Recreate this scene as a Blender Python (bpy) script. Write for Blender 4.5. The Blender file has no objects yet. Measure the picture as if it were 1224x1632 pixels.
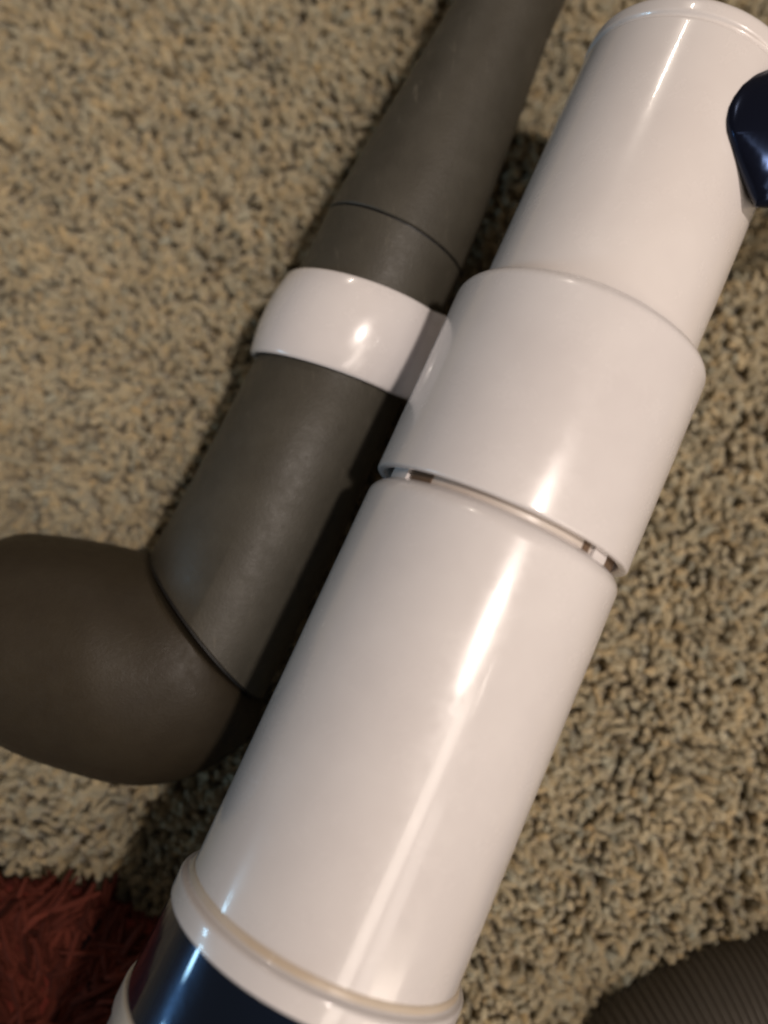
import bpy, bmesh, math, random
import numpy as np
from mathutils import Vector, Matrix

R = math.radians
sc = bpy.context.scene
COL = sc.collection

# ------------------------------------------------------------------ camera
FPX, CX, CY = 1300.0, 612.0, 816.0          # focal length and centre in photograph pixels
PITCH = R(6.0)
CAM = Vector((0, 0, 0.304))
FWD = Vector((0, math.sin(PITCH), -math.cos(PITCH)))
UP = Vector((0, math.cos(PITCH), math.sin(PITCH)))
RIGHT = Vector((1, 0, 0))

def at(px, py, d):
    """point seen at a pixel of the photograph, d metres in front of the camera"""
    return CAM + FWD * d + RIGHT * ((px - CX) / FPX * d) - UP * ((py - CY) / FPX * d)

def on_floor(px, py, z=0.0):
    r = FWD + RIGHT * ((px - CX) / FPX) - UP * ((py - CY) / FPX)
    return CAM + r * ((z - CAM.z) / r.z)

cam_d = bpy.data.cameras.new('camera')
cam = bpy.data.objects.new('camera', cam_d)
COL.objects.link(cam)
cam.location = CAM
cam.rotation_euler = (PITCH, 0, 0)
cam_d.sensor_fit = 'VERTICAL'
cam_d.sensor_height = 36.0
cam_d.lens = 36.0 * FPX / 1632.0
cam_d.clip_start = 0.005
cam_d.clip_end = 50
cam_d.dof.use_dof = True
cam_d.dof.focus_distance = 0.229
cam_d.dof.aperture_fstop = 3.5
sc.camera = cam

# ------------------------------------------------------------------ world and lamps (a room in the evening)
w = bpy.data.worlds.new('World')
sc.world = w
w.use_nodes = True
bg = w.node_tree.nodes['Background']
bg.inputs[0].default_value = (1.0, 0.80, 0.62, 1)
bg.inputs[1].default_value = 0.085

def area(name, dirv, dist, sx, sy, power, color, target=Vector((0, 0, 0.05)), spin=0.0):
    L = bpy.data.lights.new(name, 'AREA')
    L.shape = 'RECTANGLE'
    L.size, L.size_y = sx, sy
    L.energy = power
    L.color = color
    o = bpy.data.objects.new(name, L)
    COL.objects.link(o)
    p = target + Vector(dirv).normalized() * dist
    o.location = p
    z = (p - target).normalized()
    y = Vector((0.4066, 0.9136, 0)) if abs(z.z) > 0.4 else Vector((0, 0, 1))
    y = (y - z * y.dot(z)).normalized()
    m = Matrix((y.cross(z), y, z)).transposed()
    o.rotation_euler = (m @ Matrix.Rotation(spin, 3, 'Z')).to_euler()
    return o

SP_ = bpy.data.lights.new('ceiling_lamp', 'SPOT')          # a shaded lamp whose beam thins out towards the viewer
SP_.energy = 71.0
SP_.color = (1.0, 0.87, 0.78)
SP_.spot_size = R(31)
SP_.spot_blend = 1.0
SP_.shadow_soft_size = 0.055
spo = bpy.data.objects.new('ceiling_lamp', SP_)
COL.objects.link(spo)
spo.location = Vector((0, 0, 0.05)) + Vector((0.355, -0.03, 0.95)).normalized() * 1.7
spo.rotation_euler = (Vector((0.02, 0.15, 0)) - spo.location).to_track_quat('-Z', 'Y').to_euler()
area('far_lamp', (-0.10, 1.38, 1.0), 2.4, 0.04, 0.22, 3.8, (1.0, 0.87, 0.75))
area('added_fill_lamp', (0.75, -1.30, 0.8), 1.5, 0.55, 0.55, 6.2, (1.0, 0.84, 0.70))  # added fill from the lower right, lifts the tube's lower end
area('lit_wall', (0.34, -0.47, 1.0), 1.5, 0.22, 0.85, 3.6, (1.0, 0.87, 0.76), spin=R(-9))
area('lit_wall', (0.58, -0.72, 1.0), 1.7, 0.28, 0.60, 1.5, (1.0, 0.87, 0.78))
area('lit_wall', (0.66, -0.26, 1.0), 1.5, 0.05, 0.10, 0.16, (1.0, 0.88, 0.76), spin=R(25))
area('window_pane', (-1.10, -0.23, 0.17), 1.30, 0.30, 0.07, 1.9, (0.42, 0.74, 1.0))
area('window_pane', (-1.12, -0.01, 0.17), 1.25, 0.06, 0.07, 0.40, (0.42, 0.74, 1.0))

sc.view_settings.view_transform = 'Standard'
sc.view_settings.look = 'None'
sc.view_settings.gamma = 1.0
sc.view_settings.exposure = 0.0
sc.cycles.filter_width = 2.1
sc.cycles.max_bounces = 10
sc.cycles.diffuse_bounces = 7

# ------------------------------------------------------------------ materials
def mat(name):
    m = bpy.data.materials.new(name)
    m.use_nodes = True
    return m, m.node_tree, m.node_tree.nodes['Principled BSDF']

def node(nt, t, **kw):
    n = nt.nodes.new(t)
    for k, v in kw.items():
        setattr(n, k, v)
    return n

def noise(nt, scale, detail=3, rough=0.6, coord='Object', stretch=None):
    tc = node(nt, 'ShaderNodeTexCoord')
    src = tc.outputs[coord]
    if stretch:
        mp = node(nt, 'ShaderNodeMapping')
        mp.inputs['Scale'].default_value = stretch
        nt.links.new(src, mp.inputs[0])
        src = mp.outputs[0]
    n = node(nt, 'ShaderNodeTexNoise')
    n.inputs['Scale'].default_value = scale
    n.inputs['Detail'].default_value = detail
    n.inputs['Roughness'].default_value = rough
    nt.links.new(src, n.inputs['Vector'])
    return n.outputs[0]

def ramp(nt, src, stops):
    r = node(nt, 'ShaderNodeValToRGB')
    el = r.color_ramp.elements
    while len(el) < len(stops):
        el.new(0.5)
    for e, (p, c) in zip(el, stops):
        e.position = p
        e.color = c if len(c) == 4 else (*c, 1)
    nt.links.new(src, r.inputs[0])
    return r.outputs[0]

def bump(nt, src, strength, dist, b):
    n = node(nt, 'ShaderNodeBump')
    n.inputs['Strength'].default_value = strength
    n.inputs['Distance'].default_value = dist
    nt.links.new(src, n.inputs['Height'])
    nt.links.new(n.outputs[0], b.inputs['Normal'])

def white_plastic(name, c0, c1, rough=0.22):
    m, nt, b = mat(name)
    n = noise(nt, 26, 4, 0.6)
    nt.links.new(ramp(nt, n, [(0.35, c0), (0.68, c1)]), b.inputs['Base Color'])
    tc = node(nt, 'ShaderNodeTexCoord')
    vo = node(nt, 'ShaderNodeTexVoronoi')
    vo.inputs['Scale'].default_value = 42
    nt.links.new(tc.outputs['Object'], vo.inputs['Vector'])
    speck = ramp(nt, vo.outputs['Distance'], [(0.012, (1, 1, 1)), (0.03, (0, 0, 0))])
    sel = node(nt, 'ShaderNodeSeparateColor')
    nt.links.new(vo.outputs['Color'], sel.inputs[0])
    gate = node(nt, 'ShaderNodeMath', operation='GREATER_THAN')
    gate.inputs[1].default_value = 0.55
    nt.links.new(sel.outputs[0], gate.inputs[0])
    mul = node(nt, 'ShaderNodeMath', operation='MULTIPLY')
    nt.links.new(speck, mul.inputs[0]); nt.links.new(gate.outputs[0], mul.inputs[1])
    base = b.inputs['Base Color'].links[0].from_socket
    mx = node(nt, 'ShaderNodeMix', data_type='RGBA')
    nt.links.new(mul.outputs[0], mx.inputs[0])
    nt.links.new(base, mx.inputs[6])
    mx.inputs[7].default_value = (0.22, 0.17, 0.13, 1)
    nt.links.new(mx.outputs[2], b.inputs['Base Color'])
    n2 = noise(nt, 90, 5, 0.7)
    nt.links.new(ramp(nt, n2, [(0.3, (rough * 0.65,) * 3), (0.75, (rough * 1.6,) * 3)]), b.inputs['Roughness'])
    b.inputs['IOR'].default_value = 1.5
    b.inputs['Subsurface Weight'].default_value = 0.0
    b.inputs['Coat Weight'].default_value = 0.5
    nt.links.new(ramp(nt, noise(nt, 32, 5, 0.7), [(0.40, (0.02,) * 3), (0.62, (0.13,) * 3)]), b.inputs['Coat Roughness'])
    bump(nt, noise(nt, 40, 2, 0.5), 0.09, 0.002, b)
    return m

WHITE = white_plastic('white_plastic', (0.665, 0.628, 0.624), (0.725, 0.690, 0.683))
UPPER = white_plastic('creamy_white_plastic', (0.685, 0.641, 0.624), (0.735, 0.694, 0.676))
CREAM = white_plastic('yellowed_plastic', (0.64, 0.575, 0.49), (0.70, 0.655, 0.60))

NECKM = white_plastic('gap_shaded_plastic', (0.52, 0.45, 0.40), (0.62, 0.56, 0.51), 0.4)  # neck plastic is white; shade of the collar gap mixed into its colour
TAN = white_plastic('tan_stained_plastic', (0.57, 0.46, 0.34), (0.66, 0.59, 0.51), 0.4)
def grey_plastic(name, c0, c1, scuffs=False):
    m, nt, b = mat(name)
    n = noise(nt, 55, 6, 0.7, stretch=(1, 1, 1))
    nt.links.new(ramp(nt, n, [(0.3, c0), (0.7, c1)]), b.inputs['Base Color'])
    if scuffs:
        base = b.inputs['Base Color'].links[0].from_socket
        fac = ramp(nt, noise(nt, 60, 6, 0.75, stretch=(9, 1.2, 3)), [(0.58, (0, 0, 0)), (0.72, (0.6, 0.6, 0.6))])
        fac2 = ramp(nt, noise(nt, 18, 2, 0.5), [(0.42, (0, 0, 0)), (0.62, (1, 1, 1))])
        mul = node(nt, 'ShaderNodeMath', operation='MULTIPLY')
        nt.links.new(fac, mul.inputs[0]); nt.links.new(fac2, mul.inputs[1])
        mx = node(nt, 'ShaderNodeMix', data_type='RGBA')
        nt.links.new(mul.outputs[0], mx.inputs[0])
        nt.links.new(base, mx.inputs[6])
        mx.inputs[7].default_value = (0.17, 0.15, 0.115, 1)
        nt.links.new(mx.outputs[2], b.inputs['Base Color'])
    n2 = noise(nt, 240, 4, 0.7)
    nt.links.new(ramp(nt, n2, [(0.3, (0.42,) * 3), (0.75, (0.60,) * 3)]), b.inputs['Roughness'])
    b.inputs['Specular IOR Level'].default_value = 0.35
    bump(nt, noise(nt, 900, 4, 0.7), 0.22, 0.0006, b)
    return m

GREY = grey_plastic('grey_brown_plastic', (0.046, 0.041, 0.031), (0.063, 0.057, 0.044), True)
ELBOWM = grey_plastic('dimmed_brown_plastic', (0.028, 0.021, 0.013), (0.037, 0.029, 0.018))  # browner moulding, its colour also darkened for the dim lower-left corner
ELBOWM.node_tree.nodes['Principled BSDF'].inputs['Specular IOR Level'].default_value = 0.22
SEAM = grey_plastic('dark_seam', (0.008, 0.008, 0.008), (0.012, 0.011, 0.010))
HOSEM = grey_plastic('hose_plastic', (0.050, 0.042, 0.032), (0.066, 0.056, 0.044))
BROWN = grey_plastic('brown_slot', (0.11, 0.07, 0.045), (0.15, 0.10, 0.065))

BLUE, nt, b = mat('blue_glossy_plastic')
b.inputs['Base Color'].default_value = (0.004, 0.011, 0.028, 1)
b.inputs['Metallic'].default_value = 0.5
b.inputs['Specular Tint'].default_value = (0.35, 0.6, 1.0, 1)
b.inputs['Roughness'].default_value = 0.22
b.inputs['Coat Weight'].default_value = 1.0
b.inputs['Coat Roughness'].default_value = 0.04
bump(nt, noise(nt, 160, 2, 0.5), 0.06, 0.002, b)

NAVY, nt, b = mat('navy_plastic')
b.inputs['Base Color'].default_value = (0.005, 0.006, 0.012, 1)
b.inputs['Metallic'].default_value = 0.0
b.inputs['Specular Tint'].default_value = (0.30, 0.48, 1.0, 1)
b.inputs['Specular IOR Level'].default_value = 0.25
b.inputs['Roughness'].default_value = 0.2

def yarn_material(name, rough=0.95, sheen=0.3):
    m, nt, b = mat(name)
    a = node(nt, 'ShaderNodeAttribute', attribute_name='yarn')
    n = noise(nt, 1500, 3, 0.7)
    mx = node(nt, 'ShaderNodeMix', data_type='RGBA', blend_type='MULTIPLY')
    mx.inputs[0].default_value = 1.0
    nt.links.new(a.outputs['Color'], mx.inputs[6])
    nt.links.new(ramp(nt, n, [(0.25, (0.72, 0.72, 0.72)), (0.75, (1.15, 1.15, 1.15))]), mx.inputs[7])
    nt.links.new(mx.outputs[2], b.inputs['Base Color'])
    b.inputs['Roughness'].default_value = rough
    b.inputs['Specular IOR Level'].default_value = 0.1
    b.inputs['Sheen Weight'].default_value = sheen
    bump(nt, noise(nt, 2600, 3, 0.7), 0.7, 0.0006, b)
    return m

YARN = yarn_material('beige_yarn')
REDYARN = yarn_material('red_yarn', sheen=0.0)
BACK, nt, b = mat('carpet_backing')
nt.links.new(ramp(nt, noise(nt, 300), [(0.3, (0.20, 0.155, 0.09)), (0.7, (0.28, 0.22, 0.13))]), b.inputs['Base Color'])
b.inputs['Roughness'].default_value = 1.0
REDBACK, nt, b = mat('red_backing')
nt.links.new(ramp(nt, noise(nt, 200), [(0.3, (0.10, 0.010, 0.006)), (0.7, (0.15, 0.02, 0.010))]), b.inputs['Base Color'])
b.inputs['Roughness'].default_value = 1.0

# ------------------------------------------------------------------ helpers
def tag(o, label=None, cat=None, group=None, kind=None):
    for k, v in (('label', label), ('category', cat), ('group', group), ('kind', kind)):
        if v:
            o[k] = v
    return o

def empty(name, loc):
    o = bpy.data.objects.new(name, None)
    o.empty_display_size = 0.01
    o.location = loc
    COL.objects.link(o)
    return o

def link(name, me, material, parent=None, smooth=True):
    me.materials.append(material)
    if smooth:
        me.polygons.foreach_set('use_smooth', [True] * len(me.polygons))
    o = bpy.data.objects.new(name, me)
    COL.objects.link(o)
    if parent:
        o.parent = parent
        o.matrix_parent_inverse = Matrix.Translation(parent.location).inverted()
    return o

def loft(name, rings, material, parent=None, cap0=True, cap1=True, closed=True, angle=40):
    """rings: list of equally long point lists; joined into one skin"""
    vs, fs = [], []
    n = len(rings[0])
    for r in rings:
        vs += [tuple(p) for p in r]
    for i in range(len(rings) - 1):
        for j in range(n if closed else n - 1):
            k = (j + 1) % n
            fs.append((i * n + j, i * n + k, (i + 1) * n + k, (i + 1) * n + j))
    if cap0:
        fs.append(tuple(range(n - 1, -1, -1)))
    if cap1:
        fs.append(tuple((len(rings) - 1) * n + j for j in range(n)))
    me = bpy.data.meshes.new(name)
    me.from_pydata(vs, [], fs)
    bm = bmesh.new()
    bm.from_mesh(me)
    bmesh.ops.recalc_face_normals(bm, faces=bm.faces)
    bm.to_mesh(me)
    bm.free()
    o = link(name, me, material, parent)
    me.set_sharp_from_angle(angle=R(angle))
    return o

def circle(c, e1, e2, r1, r2=None, n=96):
    r2 = r1 if r2 is None else r2
    return [c + e1 * (r1 * math.sin(2 * math.pi * j / n)) + e2 * (r2 * math.cos(2 * math.pi * j / n)) for j in range(n)]

def fillet(pts, seg=5):
    """profile [(s, r, rad)] -> points with each corner rounded by rad"""
    out = []
    for i, (s, r, rad) in enumerate(pts):
        if rad <= 0 or i in (0, len(pts) - 1):
            out.append((s, r))
            continue
        p = Vector((s, r)); a = Vector(pts[i - 1][:2]); c = Vector(pts[i + 1][:2])
        da, dc = (a - p), (c - p)
        t = min(rad, da.length * 0.49, dc.length * 0.49)
        p0, p1 = p + da.normalized() * t, p + dc.normalized() * t
        for k in range(seg + 1):
            u = k / seg
            q = p0 * (1 - u) ** 2 + p * 2 * u * (1 - u) + p1 * u * u
            out.append((q.x, q.y))
    return out

class Axis:
    """a straight axis through two seen points; stations are measured in photo pixels along it"""
    def __init__(self, p0, d0, p1, d1):
        self.p0, self.p1, self.d0, self.d1 = p0, p1, d0, d1
        self.o = at(*p0, d0); q = at(*p1, d1)
        self.a = (q - self.o).normalized()
        self.len = (q - self.o).length
        self.L = math.hypot(p1[0] - p0[0], p1[1] - p0[1])
        c = CAM - self.o
        c = c - self.a * c.dot(self.a)
        self.dist = c.length
        self.e2 = c.normalized()                 # towards the camera
        self.e1 = self.a.cross(self.e2)          # towards the right of the picture
        if self.e1.x < 0:
            self.e1 = -self.e1
    def s(self, u):
        k = u / self.L
        w = k / self.d1 / (k / self.d1 + (1 - k) / self.d0) if True else k
        # perspective-correct share of the way from p0 to p1
        kk = (k / self.d1 * 1.0)
        inv = (1 - k) / self.d0 + k / self.d1
        return self.len * (k / self.d1) / inv
    def pt(self, s):
        return self.o + self.a * s
    def lathe(self, name, prof, material, parent, n=128, **kw):
        return loft(name, [circle(self.pt(s), self.e1, self.e2, max(r, 1e-5), n=n) for s, r in prof], material, parent, **kw)

# ------------------------------------------------------------------ numpy yarn: many short strands as one mesh
def strands(name, root, direc, length, radius, bend, color, material, parent=None, K=5, M=5, prof=None):
    N = len(root)
    t = np.linspace(0, 1, K)
    prof = np.array(prof if prof is not None else [0.7, 0.9, 1.0, 0.95, 0.55])
    P = root[:, None, :] + direc[:, None, :] * (length[:, None] * t[None, :])[:, :, None] + bend[:, None, :] * (t[None, :] ** 2)[:, :, None]
    T = np.gradient(P, axis=1)
    T /= np.linalg.norm(T, axis=2, keepdims=True)
    ref = np.tile(np.array([0.31, 0.87, 0.38]), (N, K, 1))
    A = np.cross(T, ref); A /= np.linalg.norm(A, axis=2, keepdims=True) + 1e-9
    B = np.cross(T, A)
    ph = 2 * np.pi * np.arange(M) / M
    rad = radius[:, None] * prof[None, :]
    V = P[:, :, None, :] + rad[:, :, None, None] * (np.cos(ph)[None, None, :, None] * A[:, :, None, :] + np.sin(ph)[None, None, :, None] * B[:, :, None, :])
    tip = P[:, -1, :] + T[:, -1, :] * (radius * 0.45)[:, None]
    per = K * M + 1
    verts = np.concatenate([V.reshape(N, K * M, 3), tip[:, None, :]], axis=1).reshape(-1, 3)
    q = []
    for i in range(K - 1):
        for j in range(M):
            k = (j + 1) % M
            q.append((i * M + j, i * M + k, (i + 1) * M + k, (i + 1) * M + j))
    q = np.array(q); nq = len(q)
    tr = np.array([((K - 1) * M + j, (K - 1) * M + (j + 1) % M, K * M) for j in range(M)])
    off = (np.arange(N) * per)[:, None]
    loops = np.concatenate([(off + q.reshape(1, -1)), (off + tr.reshape(1, -1))], axis=1).reshape(-1)
    sizes = np.tile(np.concatenate([np.full(nq, 4), np.full(M, 3)]), N)
    starts = np.concatenate([[0], np.cumsum(sizes)[:-1]])
    me = bpy.data.meshes.new(name)
    me.vertices.add(len(verts)); me.loops.add(len(loops)); me.polygons.add(len(sizes))
    me.vertices.foreach_set('co', verts.astype(np.float32).reshape(-1))
    me.loops.foreach_set('vertex_index', loops.astype(np.int32))
    me.polygons.foreach_set('loop_start', starts.astype(np.int32))
    me.update(calc_edges=True)
    at_ = me.attributes.new('yarn', 'FLOAT_COLOR', 'POINT')
    c4 = np.ones((N, per, 4), np.float32)
    c4[:, :, :3] = color[:, None, :]
    at_.data.foreach_set('color', c4.reshape(-1))
    o = link(name, me, material, parent)
    return o

rng = np.random.default_rng(7)
def smooth_field(x, y, scale, seed, terms=7):
    r = np.random.default_rng(seed)
    out = np.zeros_like(x)
    for _ in range(terms):
        a = r.uniform(0, 2 * np.pi); f = r.uniform(0.5, 1.5) / scale
        out += np.sin((x * np.cos(a) + y * np.sin(a)) * f * 2 * np.pi + r.uniform(0, 6.28))
    return out / math.sqrt(terms)

# ------------------------------------------------------------------ carpet
X0, X1, Y0, Y1 = -0.26, 0.26, -0.30, 0.33
me = bpy.data.meshes.new('carpet')
me.from_pydata([(-0.6, -0.6, 0), (0.6, -0.6, 0), (0.6, 0.6, 0), (-0.6, 0.6, 0)], [], [(0, 1, 2, 3)])
carpet = link('carpet', me, BACK, smooth=False)
tag(carpet, 'beige cut pile carpet that everything lies on', kind='structure')

SP = 0.0024
gx, gy = np.meshgrid(np.arange(X0, X1, SP), np.arange(Y0, Y1, SP))
gx = gx.ravel() + rng.normal(0, SP * 0.36, gx.size)
gy = gy.ravel() + rng.normal(0, SP * 0.36, gy.size)
N = gx.size
lx = smooth_field(gx, gy, 0.035, 1) * 0.20 + rng.normal(0, 0.22, N)
ly = smooth_field(gx, gy, 0.035, 2) * 0.20 + rng.normal(0, 0.22, N) - 0.05
dz = np.ones(N)
D = np.stack([lx, ly, dz], 1); D /= np.linalg.norm(D, axis=1, keepdims=True)
ln = 0.0098 + 0.0009 * smooth_field(gx, gy, 0.05, 3) + rng.normal(0, 0.0010, N)
shade_dent = on_floor(955, 1585)  # pile shortened here to add shade left of the hose
ln *= 1 - 0.72 * np.exp(-((gx - shade_dent.x) ** 2 + (gy - shade_dent.y) ** 2) / 0.024 ** 2)
rd = 0.00156 * rng.uniform(0.75, 1.25, N)
bend = np.stack([rng.normal(0, 0.0022, N), rng.normal(0, 0.0022, N), rng.uniform(-0.0022, 0.0, N)], 1)
base = np.array([0.415, 0.350, 0.222])
tone = (rng.normal(1.0, 0.09, N) + 0.06 * smooth_field(gx, gy, 0.03, 21))[:, None]
warm = rng.normal(0, 0.07, N)
colr = base[None, :] * tone * np.stack([1 + warm * 0.7, np.ones(N), 1 - warm], 1)
pile = strands('pile', np.stack([gx, gy, np.zeros(N)], 1), D, ln, rd, bend, np.clip(colr, 0.02, 0.6), YARN, carpet)
tag(pile, kind='stuff')

# ------------------------------------------------------------------ the white vacuum body
BS = 0.97
AX = Axis((630, 1209), 0.235 * BS, (1088, 159), 0.261 * BS)
vac = empty('vacuum_cleaner', AX.pt(0))
vac.location.z = 0.0
tag(vac, 'white plastic vacuum cleaner body with collar and glossy blue band lying on the carpet', 'vacuum cleaner')
S = AX.s
R_LOW, R_COL, R_UP, R_NECK = 0.0402 * BS, 0.0397 * BS, 0.0338 * BS, 0.0350 * BS
low = fillet([(S(-292), 0.030, 0), (S(-292), R_LOW, 0.0), (S(386), R_LOW - 0.0009, 0.0085), (S(404), R_NECK - 0.001, 0), (S(404), 0.03, 0)], 8)
AX.lathe('lower_tube', low, WHITE, vac)
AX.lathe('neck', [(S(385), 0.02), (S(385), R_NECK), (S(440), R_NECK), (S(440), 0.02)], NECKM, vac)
col = fillet([(S(470), R_COL - 0.0030, 0), (S(412), R_COL - 0.0030, 0.0008), (S(409), R_COL - 0.0022, 0.0006), (S(409), R_COL, 0.0016),
              (S(560), R_COL, 0), (S(728), R_COL, 0.0055), (S(740), R_UP + 0.0004, 0.0008), (S(752), R_UP - 0.001, 0)], 7)
AX.lathe('collar', col, WHITE, vac, cap0=False)
up = fillet([(S(480), R_UP, 0), (S(900), R_UP, 0), (S(1140), R_UP, 0.0004), (S(1143), R_UP - 0.0005, 0.0004), (S(1147), R_UP - 0.0005, 0.0004),
             (S(1150), R_UP + 0.0004, 0.0005), (S(1176), R_UP + 0.0004, 0.003), (S(1182), 0.020, 0)], 5)
AX.lathe('upper_tube', up, UPPER, vac)
R_RING = 0.0430 * BS
ring = fillet([(S(-268), R_LOW - 0.001, 0), (S(-271), R_LOW + 0.0003, 0.001), (S(-283), R_LOW + 0.0010, 0.0012), (S(-287), R_RING, 0.0022),
               (S(-326), R_RING, 0.0008), (S(-328), R_RING - 0.003, 0)], 6)
AX.lathe('base_ring', ring, WHITE, vac)
AX.lathe('groove', fillet([(S(-267), R_LOW - 0.001, 0), (S(-270), R_LOW + 0.0003, 0.0006), (S(-277), R_LOW + 0.0007, 0.0008), (S(-288), R_LOW + 0.0013, 0.0008), (S(-290), R_LOW - 0.001, 0)]), TAN, vac)
AX.lathe('blue_band', fillet([(S(-324), 0.030, 0), (S(-324), R_RING - 0.0006, 0.0), (S(-482), R_RING + 0.0003, 0), (S(-482), 0.03, 0)]), BLUE, vac)
base_housing_p = fillet([(S(-479), 0.030, 0), (S(-479), R_RING + 0.0012, 0.0012), (S(-520), R_RING + 0.0014, 0.0015), (S(-524), R_RING + 0.0004, 0.0005),
                 (S(-830), R_RING + 0.0006, 0.004), (S(-842), 0.086, 0.010), (S(-1300), 0.088, 0.03), (S(-1380), 0.02, 0)], 5)  # wide housing out of view, added to shade the lower left
AX.lathe('base', base_housing_p, CREAM, vac)

def curved_block(name, a0, a1, s0, s1, r0, r1, material, parent, n=6):
    rings = []
    for k in range(n + 1):
        a = R(a0 + (a1 - a0) * k / n)
        d = AX.e1 * math.sin(a) + AX.e2 * math.cos(a)
        rings.append([AX.pt(s0) + d * r0, AX.pt(s0) + d * r1, AX.pt(s1) + d * r1, AX.pt(s1) + d * r0])
    return loft(name, rings, material, parent, angle=30)
for a0, a1 in ((-49, -36), (40, 44), (60, 76)):
    curved_block('slot', a0, a1, S(374), S(436), R_NECK - 0.002, R_NECK + 0.0004, BROWN, vac)
for a0, a1 in ((-66, -51), (46, 57)):
    curved_block('tab', a0, a1, S(374), S(436), R_NECK - 0.002, R_NECK + 0.0012, WHITE, vac)

# dark branch leaving the right of the upper tube
outl = [(1530, 78), (1400, 88), (1300, 100), (1224, 110), (1200, 115), (1180, 125), (1165, 139), (1155, 158), (1151, 180), (1152, 203), (1158, 228), (1168, 254), (1180, 282), (1192, 308), (1204, 331), (1224, 332), (1300, 326), (1400, 318), (1530, 306)]
rings = []
for f, d in ((1.0, 0.262), (1.0, 0.2240), (0.99, 0.2230), (0.96, 0.2219), (0.88, 0.2204), (0.72, 0.2188), (0.50, 0.2176), (0.25, 0.2168), (0.03, 0.2166)):
    ring = []
    for x, y in outl:
        yc = 212 - (x - 1151) * 0.06
        ring.append(at(1530 + (x - 1530) * (1 - (1 - f) * 0.06), yc + (y - yc) * f, d))
    rings.append(ring)
loft('handle', rings, NAVY, vac, angle=60)

# ------------------------------------------------------------------ the grey wand with its elbow
WX = Axis((517, 625), 0.273, (800, 33), 0.277)
wand = empty('vacuum_wand', WX.pt(0))
wand.location.z = 0.0
tag(wand, 'matt grey brown plastic wand with a bent elbow end, held in the white clip', 'vacuum wand')
W = WX.s
r_of = lambda px, d=0.273: px / FPX * d
seam_u = 258
usec = [(W(seam_u), 0.012), (W(seam_u + 1), r_of(117)), (W(seam_u + 3), r_of(118.5)), (W(360), r_of(110)), (W(480), r_of(98)), (W(660), r_of(81)), (W(900), r_of(74)), (W(901), 0.008)]
WX.lathe('upper_section', usec, GREY, wand, n=96)
WX.lathe('seam_ring', [(W(seam_u - 4), 0.012), (W(seam_u - 4), r_of(114.5)), (W(seam_u + 2), r_of(114.5)), (W(seam_u + 2), 0.012)], SEAM, wand, n=96)
# lower section ends in an oblique mouth
c_end = at(330, 995, 0.271)
def wring(u, r):
    return circle(WX.pt(W(u)), WX.e1, WX.e2, r, n=96)
ch = (at(420, 1110, 0.271) - at(240, 880, 0.271)).normalized()
nn = ch.cross(WX.e2).normalized()
if nn.dot(WX.a) > 0: nn = -nn
def oblique(c, half, depth):
    return circle(c, ch, WX.e2, half, depth, n=96)
h = r_of(146, .271)
lower = [wring(seam_u - 3, 0.012), wring(seam_u - 3, r_of(117.5)), wring(100, r_of(119)), wring(-18, r_of(119.5)), wring(-20, r_of(120.5)), wring(-140, r_of(123)), wring(-240, r_of(127)),
         oblique(c_end - nn * 0.0004, h, r_of(131)), oblique(c_end, h - 0.0006, r_of(129))]
loft('lower_section', lower, GREY, wand)
loft('elbow_seam', [oblique(c_end - nn * 0.0003, h - 0.0010, r_of(126)), oblique(c_end + nn * 0.0009, h - 0.0010, r_of(126))], SEAM, wand)
secs = [((240, 880), (420, 1110), .271, 131), ((239, 881), (414, 1146), .271, 134), ((232, 880), (384, 1190), .270, 138), ((222, 878), (318, 1230), .269, 141), ((205, 874), (255, 1245), .268, 144), ((180, 868), (190, 1242), .267, 146),
        ((135, 860), (105, 1218), .267, 146), ((85, 853), (45, 1196), .267, 146), ((38, 850), (0, 1172), .267, 144), ((0, 860), (-40, 1160), .267, 140), ((-60, 880), (-90, 1145), .268, 128), ((-200, 900), (-210, 1130), .269, 115)]
rings = []
for i, (pi, po, d, dep) in enumerate(secs):
    a = at(*pi, d); c = at(*po, d); m = (a + c) / 2
    u = (c - a); hl = u.length / 2; u.normalize()
    e2 = -FWD
    e2 = (e2 - u * e2.dot(u)).normalized()
    if i == 0:
        rings.append(circle(m + nn * 0.0004, u, e2, hl * 0.93, r_of(dep) * 0.93, n=96))
        rings.append(circle(m + nn * 0.0004, u, e2, hl - 0.0004, r_of(dep) - 0.0005, n=96))
        rings.append(circle(m + nn * 0.0007, u, e2, hl, r_of(dep), n=96))
    else:
        rings.append(circle(m, u, e2, hl, r_of(dep), n=96))
# smooth the bend with a Catmull-Rom pass
def smooth_rings(rs, sub=3):
    out = []
    for i in range(len(rs) - 1):
        p0, p1, p2, p3 = rs[max(i - 1, 0)], rs[i], rs[i + 1], rs[min(i + 2, len(rs) - 1)]
        for k in range(sub):
            t = k / sub
            out.append([0.5 * (2 * b + (c - a) * t + (2 * a - 5 * b + 4 * c - d) * t * t + (3 * b - a - 3 * c + d) * t ** 3) for a, b, c, d in zip(p0, p1, p2, p3)])
    out.append(rs[-1])
    return out
loft('elbow', rings[:2] + smooth_rings(rings[2:]), ELBOWM, wand)

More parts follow.
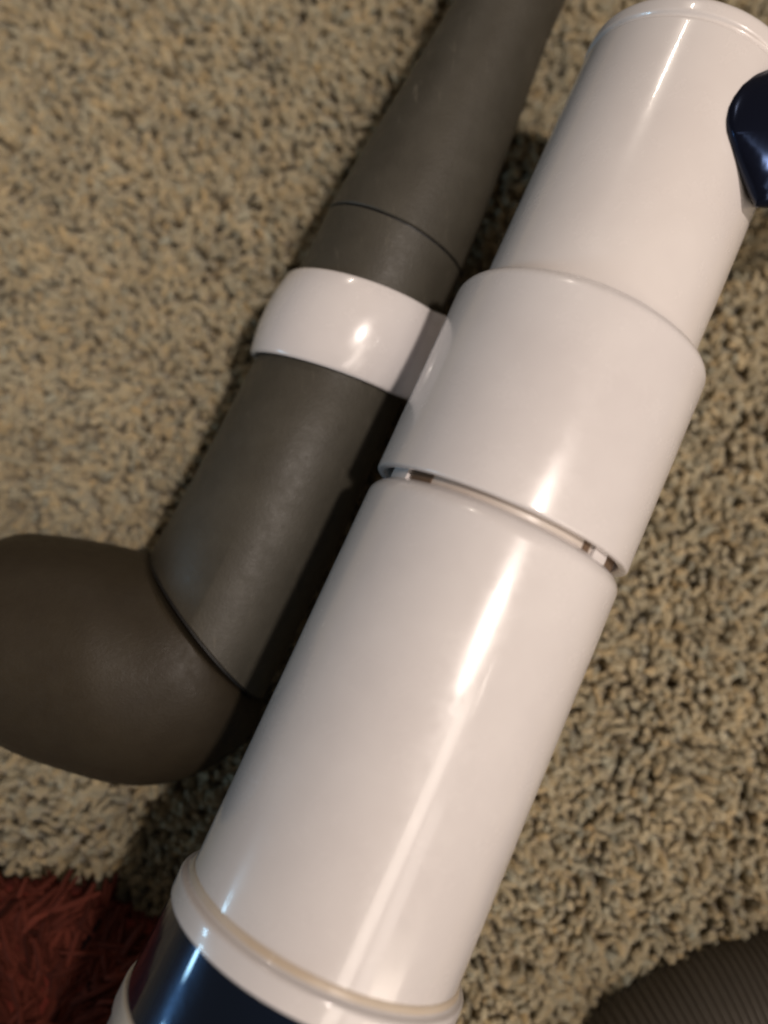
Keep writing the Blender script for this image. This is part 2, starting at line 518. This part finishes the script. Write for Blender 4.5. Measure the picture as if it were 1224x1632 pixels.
# ------------------------------------------------------------------ white clip between collar and wand
def clip():
    ro, th = 0.0273, 0.0020
    prof = []                                   # outer outline, (e1, e2), from lower left over the top to the collar
    for k in range(30):
        a = R(-150 + (150 + 34) * k / 29)
        prof.append((ro * math.sin(a), ro * math.cos(a)))
    prof += [(0.0168, 0.0217), (0.0183, 0.0205), (0.0193, 0.0196), (0.0199, 0.0192), (0.0207, 0.0190), (0.0248, 0.0187), (0.0259, 0.0190), (0.0267, 0.0201), (0.0278, 0.0230), (0.0300, 0.0275), (0.0340, 0.0320)]
    n = len(prof)
    inner = []
    for i, (x, y) in enumerate(prof):
        a = prof[max(i - 1, 0)]; c = prof[min(i + 1, n - 1)]
        t = Vector((c[0] - a[0], c[1] - a[1])).normalized()
        nrm = Vector((t.y, -t.x))               # inwards
        if Vector((x, y)).dot(nrm) > 0 and i < 34: nrm = -nrm
        inner.append((x + nrm.x * th, y + nrm.y * th))
    outline = prof + inner[::-1]
    u0, u1 = W(2), W(142)
    rings = []
    cs = [(u0 + 0.0006, -0.0008), (u0 + 0.0001, -0.0003), (u0, 0.0)] 
    ss = [0.0, 0.0003, 0.0010]
    steps = [(0.0, 0.0009), (0.00015, 0.00055), (0.0005, 0.0002), (0.0011, 0.0)]
    seq = [(u0 + a, i) for a, i in steps] + [(u0 + (u1 - u0) * k / 6, 0) for k in range(1, 6)] + [(u1 - a, i) for a, i in steps[::-1]]
    N2 = len(outline)
    for s, ins in seq:
        ring = []
        for i, (x, y) in enumerate(outline):
            j = i if i < n else N2 - 1 - i
            mx, my = (prof[j][0] + inner[j][0]) / 2, (prof[j][1] + inner[j][1]) / 2
            v = Vector((x - mx, y - my)); L = v.length
            v *= max(L - ins, 0.0002) / L
            x2, y2 = mx + v.x, my + v.y
            sk = 0.13 * (x2 + ro)
            cr = 1.0 + 0.07 * (1 - ((s - u0) / (u1 - u0) * 2 - 1) ** 2) * (1 if i < n else 0)
            x2, y2 = x2 * (cr if x2 < 0.024 else 1), y2 * (cr if x2 < 0.024 else 1)
            ring.append(WX.pt(s + sk) + WX.e1 * x2 + WX.e2 * y2)
        rings.append(ring)
    return loft('clip', rings, WHITE, vac, angle=50)
clip()

# ------------------------------------------------------------------ corrugated hose
def hose():
    pts = [at(1480, 1555, .281), at(1340, 1570, .281), at(1224, 1596, .281), at(1120, 1632, .281), at(1030, 1690, .281), at(965, 1775, .281), at(930, 1880, .281)]
    fine = []
    for i in range(len(pts) - 1):
        p0, p1, p2, p3 = pts[max(i - 1, 0)], pts[i], pts[i + 1], pts[min(i + 2, len(pts) - 1)]
        for k in range(40):
            t = k / 40
            fine.append(0.5 * (2 * p1 + (p2 - p0) * t + (2 * p0 - 5 * p1 + 4 * p2 - p3) * t * t + (3 * p1 - p0 - 3 * p2 + p3) * t ** 3))
    fine.append(pts[-1])
    acc = [0]
    for a, c in zip(fine, fine[1:]):
        acc.append(acc[-1] + (c - a).length)
    total = acc[-1]; pitch = 0.0023
    rings = []; i = 0; s = 0
    pr = [(0.0, 0.0), (0.22, 0.0), (0.36, 0.0006), (0.5, 0.0009), (0.72, 0.0009), (0.86, 0.0006)]
    k = 0
    while s < total - pitch:
        for f, dr in pr:
            ss = s + f * pitch
            while acc[i + 1] < ss: i += 1
            t = (ss - acc[i]) / (acc[i + 1] - acc[i])
            c = fine[i].lerp(fine[i + 1], t)
            tan = (fine[min(i + 2, len(fine) - 1)] - fine[max(i - 1, 0)]).normalized()
            e2 = Vector((0, 0, 1)); e2 = (e2 - tan * e2.dot(tan)).normalized(); e1 = tan.cross(e2)
            rings.append(circle(c, e1, e2, 0.0222 + dr, n=40))
        s += pitch
    o = loft('vacuum_hose', rings, HOSEM, angle=80)
    tag(o, 'dark ribbed flexible hose lying on the carpet to the right of the blue band', 'hose')
hose()

# ------------------------------------------------------------------ red shaggy mat
mat_o = empty('red_mat', on_floor(60, 1560, 0.008))
tag(mat_o, 'red shaggy mat with thick soft strands beside the blue band', 'mat')
edge = [(-420, 1470), (-300, 1430), (-150, 1408), (0, 1402), (70, 1402), (140, 1418), (210, 1448), (270, 1490), (330, 1560), (370, 1660), (380, 1800), (300, 1900), (100, 1930), (-200, 1920), (-420, 1850)]
E = [on_floor(x, y, 0.010) for x, y in edge]
def smooth_closed(P, sub=5):
    out = []
    n = len(P)
    for i in range(n):
        p0, p1, p2, p3 = P[i - 1], P[i], P[(i + 1) % n], P[(i + 2) % n]
        for k in range(sub):
            t = k / sub
            out.append(0.5 * (2 * p1 + (p2 - p0) * t + (2 * p0 - 5 * p1 + 4 * p2 - p3) * t * t + (3 * p1 - p0 - 3 * p2 + p3) * t ** 3))
    return out
E2 = smooth_closed(E)
cen = sum(E2, Vector()) / len(E2)
mr = []
for f, z in ((1.0, 0.009), (1.0, 0.013), (0.97, 0.0155), (0.9, 0.017), (0.5, 0.018), (0.05, 0.018)):
    mr.append([Vector((cen.x + (p.x - cen.x) * f, cen.y + (p.y - cen.y) * f, z)) for p in E2])
loft('backing', mr, REDBACK, mat_o, angle=60)
poly = np.array([(p.x, p.y) for p in E2])
def inside(x, y):
    c = np.zeros(len(x), bool)
    n = len(poly)
    for i in range(n):
        xi, yi = poly[i]; xj, yj = poly[i - 1]
        hit = ((yi > y) != (yj > y)) & (x < (xj - xi) * (y - yi) / (yj - yi + 1e-12) + xi)
        c ^= hit
    return c
mn, mx_ = poly.min(0), poly.max(0)
NS = 11000
px = rng.uniform(mn[0], mx_[0], NS); py = rng.uniform(mn[1], mx_[1], NS)
ok = inside(cen.x + (px - cen.x) / 0.965, cen.y + (py - cen.y) / 0.965)
px, py = px[ok], py[ok]
n = len(px)
rx_, ry_ = px - cen.x, py - cen.y
edge_f = ~inside(cen.x + rx_ / 0.82, cen.y + ry_ / 0.82)
ang = smooth_field(px, py, 0.06, 11) * 1.3 + 0.6 + rng.normal(0, 0.30, n)
tang = np.arctan2(ry_, rx_) + math.pi / 2 + rng.normal(0, 0.35, n)
ang = np.where(edge_f, tang, ang)
el = np.where(edge_f, 0.02, np.abs(rng.normal(0.16, 0.10, n)))
D = np.stack([np.cos(ang), np.sin(ang), el], 1); D /= np.linalg.norm(D, axis=1, keepdims=True)
ln = rng.uniform(0.008, 0.015, n)
for _ in range(2):
    out = ~inside(px + D[:, 0] * ln * 1.15, py + D[:, 1] * ln * 1.15)
    turn = np.arctan2(cen.y - py, cen.x - px) + rng.normal(0, 0.9, n)
    D[out, 0] = np.cos(turn[out]); D[out, 1] = np.sin(turn[out])
bend = np.stack([rng.normal(0, 0.004, n), rng.normal(0, 0.004, n), rng.uniform(-0.004, -0.0015, n)], 1)
rc = np.array([0.105, 0.026, 0.017])[None, :] * rng.normal(1, 0.30, n)[:, None]
zz = np.where(edge_f, rng.uniform(0.0125, 0.0165, n), 0.0170)
st = strands('pile', np.stack([px, py, zz], 1), D, ln, 0.00125 * rng.uniform(0.7, 1.3, n), bend, np.clip(rc, 0.004, 0.6), REDYARN, mat_o)
tag(st, kind='stuff')
